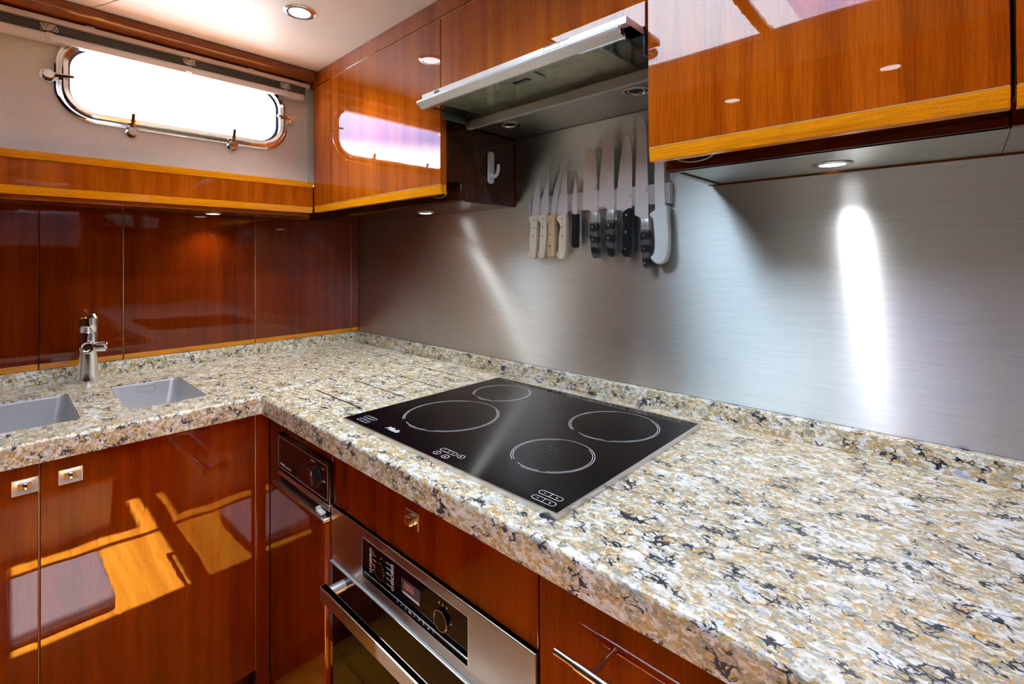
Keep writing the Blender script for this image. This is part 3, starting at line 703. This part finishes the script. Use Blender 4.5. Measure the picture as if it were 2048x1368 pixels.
B().box(2.196, 3.2, -.227, -.003, 1.4665, 1.4695).out('underside', steel_top, nw)
door_y(nw, 2.1965, 3.2, 1.4765, 1.979)
# loops of wire under the doors
for x, lab in ((1.008, 'thin bright wire loop under the corner cupboard door'), (1.778, 'thin bright wire loop under the long cupboard door right of the hood')):
    P_ = [(x + .036 * math.cos(a), -.292 + .004 * math.sin(a), 1.4835 - .013 * math.sin(a)) for a in [math.pi * k / 14 for k in range(15)]]
    q0 = [(P_[0][0], -.292, 1.4975)] + P_ + [(P_[-1][0], -.292, 1.4975)]
    tag(B().tube(P_, .0009, 6).out('wire_loop', wire_m), lab, 'wire')

# ------------------------------------------------------------------ downlights
def downlight(name, x, y, z, r, label, on=True, group=None, power=6):
    l = thing(name, label, 'light', (x, y, z), group)
    V = lambda dz: Vector((x, y, z - dz))
    n = 40
    ring = lambda rr, dz: [(x + rr * math.cos(2 * math.pi * k / n), y + rr * math.sin(2 * math.pi * k / n), z - dz) for k in range(n)]
    B().loops([ring(r, 0), ring(r, .0015), ring(r * .93, .0035), ring(r * .75, .0040), ring(r * .66, .0030), ring(r * .66, .0005)]).out('bezel', satin if on != 'c' else chrome, l)
    B().cyl((x, y, z - .0006), (x, y, z - .0022), r * .66, n=n).out('lens', lamp_e, l)
    ld = bpy.data.lights.new('spot', 'SPOT'); lo_ = bpy.data.objects.new('lamp_beam', ld); COL.objects.link(lo_)
    ld.energy = power; ld.spot_size = math.radians(120); ld.spot_blend = .8; ld.shadow_soft_size = r * .5; ld.color = (.97, .98, 1)
    lo_.parent = l; lo_.location = (0, 0, -.006)
downlight('ceiling_downlight', .686, -.566, CZ, .046, 'lit round downlight with dark chrome rim in the cream ceiling', 'c', power=26)
downlight('cabinet_downlight', 1.965, -.105, 1.4665, .033, 'lit round downlight in the steel underside right of the knives', group='downlights under the wall cupboards', power=4)
downlight('cabinet_downlight', .690, -.105, 1.4595, .033, 'lit round downlight under the corner cupboard above the splashback', group='downlights under the wall cupboards', power=2.5)
downlight('shelf_downlight', .10, -.64, 1.4625, .033, 'small lit downlight under the window shelf above the panelled wall', group='downlights under the wall cupboards', power=3.0)
downlight('ceiling_downlight', 1.36, -1.80, 2.02, .045, 'lit downlight in the rear ceiling behind the camera, nearer the sinks', group='rear ceiling lights', power=10)
downlight('ceiling_downlight', 1.94, -1.80, 2.02, .045, 'lit downlight in the rear ceiling behind the camera, nearer the right wall', group='rear ceiling lights', power=10)

# ------------------------------------------------------------------ cooker hood
hd = thing('cooker_hood', 'slide-out cooker hood with white front bar, glass visor and mesh filter', 'hood', (1.37, -.2, 1.68))
HX0, HX1 = 1.0565, 1.691
B().box(HX0, HX1, -.389, YD - .0002, 1.7275, 1.7415, .001, 1).out('front_bar', simple('hood_front_silver', (.80, .80, .79), .3, .55), hd)
# inner body above the filter
slate = simple('hood_slate_grey', (.16, .18, .19), .3, .4)
B().box(HX0 + .001, HX1 - .001, YD + .023, -.004, 1.7385, 1.7425).box(HX0 + .001, HX1 - .001, -.372, YD + .0235, 1.7275, 1.7295).out('housing', slate, hd)
B().box(HX0 + .001, HX0 + .004, -.318, -.004, 1.690, 1.7385).out('side_plate', slate, hd)
B().box(HX1 - .004, HX1 - .001, -.318, -.004, 1.690, 1.7385).out('side_plate', slate, hd)
B().box(1.603, HX1 - .006, -.350, -.010, 1.7325, 1.7375, .001, 1).out('filter_blank', simple('blank_grey', (.16, .16, .15), .35, .5), hd)
B().box(HX0 + .030, 1.595, -.350, -.075, 1.7265, 1.730, .001, 1).out('grease_filter', filter_m, hd)
for x0, x1 in ((HX0 + .022, HX0 + .030), (1.595, 1.603)): B().box(x0, x1, -.352, -.067, 1.7235, 1.7315, .0015, 2).out('filter_frame', alu_grey, hd)
B().box(HX0 + .030, 1.595, -.075, -.067, 1.7235, 1.7315, .001, 1).out('filter_frame', alu_grey, hd)
lt = B().box(1.300, 1.416, -.340, -.285, 1.7238, 1.7263, .001, 1).out('filter_catch', simple('catch_grey', (.60, .60, .50), .5), hd)
B().box(1.334, 1.382, -.318, -.302, 1.7225, 1.7239, .0005, 1).out('catch_slot', dark_gap, lt)
B().box(1.339, 1.377, -.313, -.307, 1.7218, 1.7226).out('catch_lever', alu, lt)
B().box(1.417, 1.4185, -.340, -.302, 1.7230, 1.7264).out('catch_seam', dark_gap, lt)
for x in (HX0 + .012, HX1 - .02): B().box(x, x + .007, -.385, -.215, 1.704, 1.712, .001, 1).out('slide_rail', simple('rail_black', (.012, .013, .013), .35), hd)
B().box(HX0 + .004, HX1 - .003, -.388, -.214, 1.6995, 1.7025).out('glass_visor', hood_glass, hd)
B().prism([(-.400, 1.716), (-.402, 1.721), (-.398, 1.7255), (-.388, 1.7265), (-.380, 1.722), (-.374, 1.7115), (-.374, 1.7035), (-.384, 1.7035)], 'x', HX0 - .008, HX1 - .010, .0012, 2).out('visor_profile', simple('visor_white_silver', (.74, .75, .74), .3, .5), hd)
B().box(HX1 - .0115, HX1 - .0095, -.392, -.380, 1.709, 1.721).out('profile_end', dark_gap, hd)
B().box(HX0 - .002, HX1 - .003, -.219, -.206, 1.679, 1.7035, .001, 1).out('rear_bar', alu_grey, hd)
B().box(HX0 - .002, HX0 + .022, -.226, -.208, 1.678, 1.690, .001, 1).out('bar_bracket', alu_grey, hd)
B().box(HX1 - .045, HX1 - .003, -.226, -.190, 1.679, 1.686, .002, 2).out('bar_bracket', alu_grey, hd)
B().box(HX0 + .002, HX1 - .002, -.206, -.003, 1.6855, 1.6885).out('rear_plate', steel_top, hd)
for x in (1.170, 1.582):
    ring = lambda rr, z: [(x + rr * math.cos(2 * math.pi * k / 36), -.155 + rr * math.sin(2 * math.pi * k / 36), z) for k in range(36)]
    q_ = B().loops([ring(.034, 1.6855), ring(.034, 1.6825), ring(.031, 1.6815), ring(.0275, 1.6825), ring(.026, 1.6850)]).out('hood_lamp', chrome, hd)
    B().loops([ring(.0262, 1.6853), ring(.0262, 1.6842)], cap1=True).out('lamp_recess', black_gloss, q_)
    B().loops([ring(.021, 1.6842), ring(.019, 1.6834), ring(.018, 1.6842)]).out('lamp_clip', alu, q_)
text('brand_lettering', 'elica', .0125, (1.112, -.3893, 1.7315), *PX, dark_print, hd, True)
for i in range(5): frame_y(1.494 + i * .0132, 1.494 + (i + 1) * .0132 - .0004, 1.7300, 1.7392, .0006, -.3891, simple('button_blue_grey', (.38, .50, .56), .4) if i == 0 else bpy.data.materials['button_blue_grey'], 'push_button', hd)
frame_y(1.4925, 1.5615, 1.7288, 1.7402, .0007, -.3891, dark_print, 'button_frame', hd, .001)
for i, g in enumerate('o-+A*'): text('button_symbol', g, .0075, (1.5005 + i * .0132, -.3892, 1.7322), *PX, bpy.data.materials['button_blue_grey'], hd, False, .0001, 'CENTER')

# ------------------------------------------------------------------ hook on the cupboard side
hk = thing('adhesive_hook', 'white plastic adhesive hook on the shaded cupboard side below the hood', 'hook', (1.052, -.12, 1.575))
B().prism(rrect(-.134, -.108, 1.526, 1.627, .010, 6), 'x', 1.0512, 1.0565, .0012, 2).out('back_plate', white_plastic, hk)
B().prism(rrect(-.130, -.112, 1.555, 1.605, .006, 6), 'x', 1.0565, 1.0585, .0006, 1).out('front_boss', white_plastic, hk)
P_ = []
for k in range(13):
    a = math.radians(-95 + k * 9.5); P_.append((1.060 + .026 * (math.sin(a) + 1) * .9, -.1205, 1.571 + .022 - .026 * math.cos(a) - .012))
P_ = [(1.0565, -.1205, 1.556), (1.062, -.1205, 1.548), (1.072, -.1205, 1.547), (1.081, -.1205, 1.553), (1.086, -.1205, 1.563), (1.087, -.1205, 1.575), (1.0865, -.1205, 1.583)]
B().tube(P_, [.0075, .0068, .006, .0056, .0052, .005, .0036], 14).out('prong', white_plastic, hk)

# ------------------------------------------------------------------ magnetic knife strip and ten knives
ks = thing('knife_strip', 'long magnetic steel knife strip on the splashback', 'knife rack', (1.36, -.01, 1.45))
B().box(1.130, 1.597, -.0215, -.0025, 1.4285, 1.481, .0012, 1).out('bar', alu, ks)
B().box(1.5975, 1.6015, -.0218, -.0025, 1.4275, 1.482, .001, 1).box(1.126, 1.1295, -.0218, -.0025, 1.4275, 1.482, .001, 1).out('end_cap', alu_grey, ks)
KN = {
 'steak1': (dict(b=[(1.172,1.555),(1.173,1.542),(1.174,1.496),(1.17,1.42),(1.139,1.42),(1.145,1.471),(1.157,1.516)],h=[(1.135,1.421),(1.152,1.423),(1.169,1.425),(1.167,1.358),(1.164,1.312),(1.162,1.29),(1.151,1.286),(1.137,1.29),(1.129,1.3),(1.131,1.31),(1.139,1.317),(1.136,1.355),(1.144,1.382),(1.142,1.401),(1.135,1.408)],r=[(1.158,1.41),(1.156,1.384),(1.154,1.358)]), pale_wood, brass, 'steak knife with a pale wooden handle, leftmost on the strip', 'knife'),
 'steak2': (dict(b=[(1.21,1.564),(1.21,1.529),(1.208,1.475),(1.206,1.42),(1.174,1.42),(1.181,1.468),(1.195,1.517)],h=[(1.173,1.421),(1.192,1.424),(1.209,1.425),(1.206,1.357),(1.201,1.312),(1.199,1.294),(1.19,1.287),(1.178,1.288),(1.171,1.299),(1.171,1.309),(1.179,1.316),(1.178,1.353),(1.184,1.38),(1.182,1.398),(1.173,1.407)],r=[(1.193,1.411),(1.193,1.384),(1.192,1.358)]), pale_wood, brass, 'steak knife with a pale wooden handle, second from the left', 'knife'),
 'steak3': (dict(b=[(1.262,1.575),(1.258,1.549),(1.25,1.497),(1.236,1.42),(1.217,1.42),(1.221,1.451),(1.232,1.499),(1.25,1.546)],h=[(1.21,1.417),(1.227,1.421),(1.243,1.423),(1.24,1.4),(1.241,1.356),(1.239,1.32),(1.24,1.294),(1.229,1.291),(1.21,1.293),(1.211,1.321),(1.214,1.357),(1.216,1.392),(1.212,1.406)],r=[(1.224,1.399),(1.223,1.362),(1.222,1.326)]), tan_wood, rivet, 'steak knife with a straight tan wooden handle and white rivets', 'knife'),
 'steak4': (dict(b=[(1.276,1.547),(1.277,1.53),(1.277,1.42),(1.239,1.42),(1.243,1.454),(1.255,1.493),(1.268,1.531)],h=[(1.244,1.414),(1.262,1.419),(1.279,1.423),(1.279,1.354),(1.277,1.315),(1.275,1.296),(1.265,1.286),(1.254,1.286),(1.245,1.294),(1.243,1.303),(1.252,1.313),(1.251,1.351),(1.259,1.377),(1.255,1.393),(1.245,1.404)],r=[(1.265,1.407),(1.266,1.381),(1.266,1.356)]), pale_wood, brass, 'steak knife with a pale wooden handle, beside the black paring knife', 'knife'),
 'paring': (dict(b=[(1.309,1.524),(1.314,1.5),(1.317,1.456),(1.316,1.412),(1.307,1.412),(1.297,1.424),(1.298,1.458),(1.303,1.497)],h=[(1.302,1.42),(1.314,1.416),(1.323,1.42),(1.323,1.374),(1.321,1.353),(1.32,1.319),(1.311,1.318),(1.301,1.322),(1.302,1.353),(1.305,1.383)],r=[]), black_plastic, rivet, 'small paring knife with a slim plain black handle', 'knife'),
 'santoku': (dict(b=[(1.355,1.603),(1.369,1.595),(1.379,1.583),(1.384,1.563),(1.386,1.517),(1.387,1.475),(1.387,1.41),(1.374,1.41),(1.366,1.42),(1.36,1.425),(1.353,1.428),(1.336,1.428),(1.337,1.48),(1.341,1.539),(1.347,1.585)],f=[(1.369,1.417),(1.39,1.418),(1.392,1.39),(1.366,1.392)],h=[(1.366,1.391),(1.392,1.389),(1.393,1.35),(1.393,1.309),(1.392,1.288),(1.373,1.289),(1.368,1.318),(1.364,1.351),(1.364,1.372)],r=[(1.375,1.377),(1.375,1.341)]), pakka, rivet, 'short broad santoku knife with a dark figured handle', 'knife'),
 'chef': (dict(b=[(1.427,1.641),(1.436,1.625),(1.441,1.599),(1.441,1.551),(1.441,1.47),(1.441,1.412),(1.423,1.412),(1.421,1.423),(1.415,1.428),(1.407,1.433),(1.39,1.432),(1.393,1.495),(1.399,1.557),(1.407,1.597),(1.416,1.624)],f=[(1.422,1.42),(1.443,1.421),(1.445,1.394),(1.421,1.397)],h=[(1.421,1.396),(1.445,1.393),(1.444,1.349),(1.442,1.308),(1.442,1.29),(1.424,1.292),(1.42,1.317),(1.418,1.349),(1.418,1.378)],r=[(1.428,1.38),(1.427,1.344)]), pakka, rivet, "tall pointed chef's knife with a dark figured handle, middle of the strip", 'knife'),
 'carver': (dict(b=[(1.483,1.631),(1.489,1.619),(1.495,1.595),(1.497,1.551),(1.496,1.465),(1.495,1.412),(1.470,1.412),(1.466,1.418),(1.447,1.42),(1.45,1.469),(1.456,1.525),(1.465,1.576),(1.473,1.61)],h=[(1.471,1.412),(1.483,1.42),(1.498,1.425),(1.498,1.386),(1.497,1.347),(1.497,1.316),(1.494,1.298),(1.488,1.291),(1.475,1.292),(1.468,1.301),(1.467,1.308),(1.472,1.316),(1.47,1.348),(1.474,1.379),(1.47,1.399)],r=[(1.484,1.404),(1.482,1.358),(1.480,1.313)]), black_plastic, rivet, "chef's knife with a plain black handle and three bright rivets", 'knife'),
 'bread': (None, pakka, rivet, 'longest knife, serrated bread knife with a dark figured handle', 'knife'),
 'white': (dict(b=[(1.562,1.600),(1.586,1.612),(1.588,1.486),(1.59,1.42),(1.565,1.405),(1.562,1.416),(1.561,1.481)],h=[(1.551,1.402),(1.558,1.409),(1.579,1.416),(1.6,1.425),(1.6,1.395),(1.602,1.358),(1.602,1.321),(1.599,1.295),(1.592,1.279),(1.579,1.272),(1.566,1.274),(1.555,1.284),(1.553,1.292),(1.561,1.297),(1.565,1.322),(1.563,1.36),(1.56,1.39),(1.551,1.397)],r=[]), white_plastic, rivet, 'serrated knife with a chunky white plastic handle, rightmost on the strip', 'knife'),
}
ser = [(1.503 + .009 * k / 44 + (.0012 if k % 2 else 0), 1.403 + .262 * k / 44) for k in range(45)]
KN['bread'] = (dict(b=ser[::-1][:0] + [(1.523,1.6655),(1.531,1.656),(1.537,1.638),(1.54,1.606),(1.541,1.537),(1.543,1.46),(1.543,1.385),(1.525,1.385),(1.521,1.392),(1.516,1.398)] + ser,f=[(1.526,1.39),(1.547,1.39),(1.549,1.362),(1.526,1.365)],h=[(1.525,1.364),(1.55,1.361),(1.551,1.322),(1.55,1.296),(1.549,1.26),(1.532,1.261),(1.527,1.292),(1.523,1.323),(1.522,1.346)],r=[(1.534,1.348),(1.534,1.312),(1.537,1.275)]),) + KN['bread'][1:]
def smooth_poly(P, it=2):
    for _ in range(it):
        Q = []
        for i, p in enumerate(P):
            n = P[(i + 1) % len(P)]; d0 = math.dist(p, n)
            if d0 < .004: Q += [p]; continue
            Q += [(p[0] * .8 + n[0] * .2, p[1] * .8 + n[1] * .2), (p[0] * .2 + n[0] * .8, p[1] * .2 + n[1] * .8)]
        P = Q
    return P
WORDS = {'santoku': (1.3795, 1.500, 'WOLF'), 'bread': (1.537, 1.478, 'WOLF'), 'carver': (1.489, 1.462, 'chef'), 'chef': (1.434, 1.49, '')}
for kname, (g, hm, rm, lab, cat) in KN.items():
    if kname in ('steak3', 'steak4'): g = {a_: [(x_ + (.0022 if kname == 'steak4' else -.0012), z_) for x_, z_ in b_] for a_, b_ in g.items()}
    zc = sum(p[1] for p in g['h']) / len(g['h']); xc = sum(p[0] for p in g['h']) / len(g['h'])
    k = thing('kitchen_knife', lab, 'knife', (xc, -.024, zc), 'knives on the magnetic strip')
    thin = kname == 'steak4'
    B().prism(g['b'], 'y', -.0240, -.0222, .0004 if kname not in ('bread',) else 0, 1).out('blade', blade_m, k)
    big = kname in ('santoku', 'chef', 'carver', 'bread', 'white')
    yh = -.034
    B().prism(smooth_poly(g['h'], 1), 'y', yh, yh + (.0200 if big else .0185), .0022 if hm in (pale_wood, tan_wood) else .0035, 3).out('handle', hm, k)
    if 'f' in g: B().prism(g['f'], 'y', -.0315, -.0165, .001, 2).out('bolster', alu, k)
    for (x, z) in g['r']: B().cyl((x, yh + .001, z), (x, yh - .0004, z), .0034 if big else .0028, n=16).out('rivet', rm, k)
    if kname == 'bread':
        b = B()
        for dx, dz in ((0, 0), (0, .005), (0, .010), (.004, .0), (.004, .005), (.004, .010)): b.box(1.533 + dx, 1.5344 + dx, -.0318, -.0314, 1.370 + dz, 1.3714 + dz)
        b.out('dot_mark', dark_print, k)
    if WORDS.get(kname) and WORDS[kname][2]:
        x, z, wd = WORDS[kname]; text('blade_lettering', wd, .0062, (x, -.0241, z), (0, 0, -1), (1, 0, 0), dark_print, k, False, .0001)

# ------------------------------------------------------------------ things behind the camera that the varnish mirrors
stp = thing('step', 'wooden step with a pale riser at the right end of the galley floor', 'step', (2.7, -1.7, 0))
B().box(2.16, 3.34, -2.6, -.81, .0045, .24, .002, 1).out('riser', cream, stp)
B().box(2.14, 3.34, -2.6, -.80, .24, .265, .003, 2).out('tread', floorwood, stp)
tag(B().box(1.46, 1.87, -1.45, -.89, .0045, .065, .02, 4).out('grey_bag', greybox), 'low grey fabric bag on the galley floor', 'bag')
tag(B().box(2.9, 3.345, -2.0, -.75, 1.40, 1.64, .01, 2).out('pale_cabinet', simple('taupe_paint', (.26, .22, .21), .5)), 'pale cabinet high at the right end of the galley', 'cabinet')
for o in list(bpy.data.objects):
    if o.type == 'MESH' and not o.data.vertices: bpy.data.objects.remove(o)
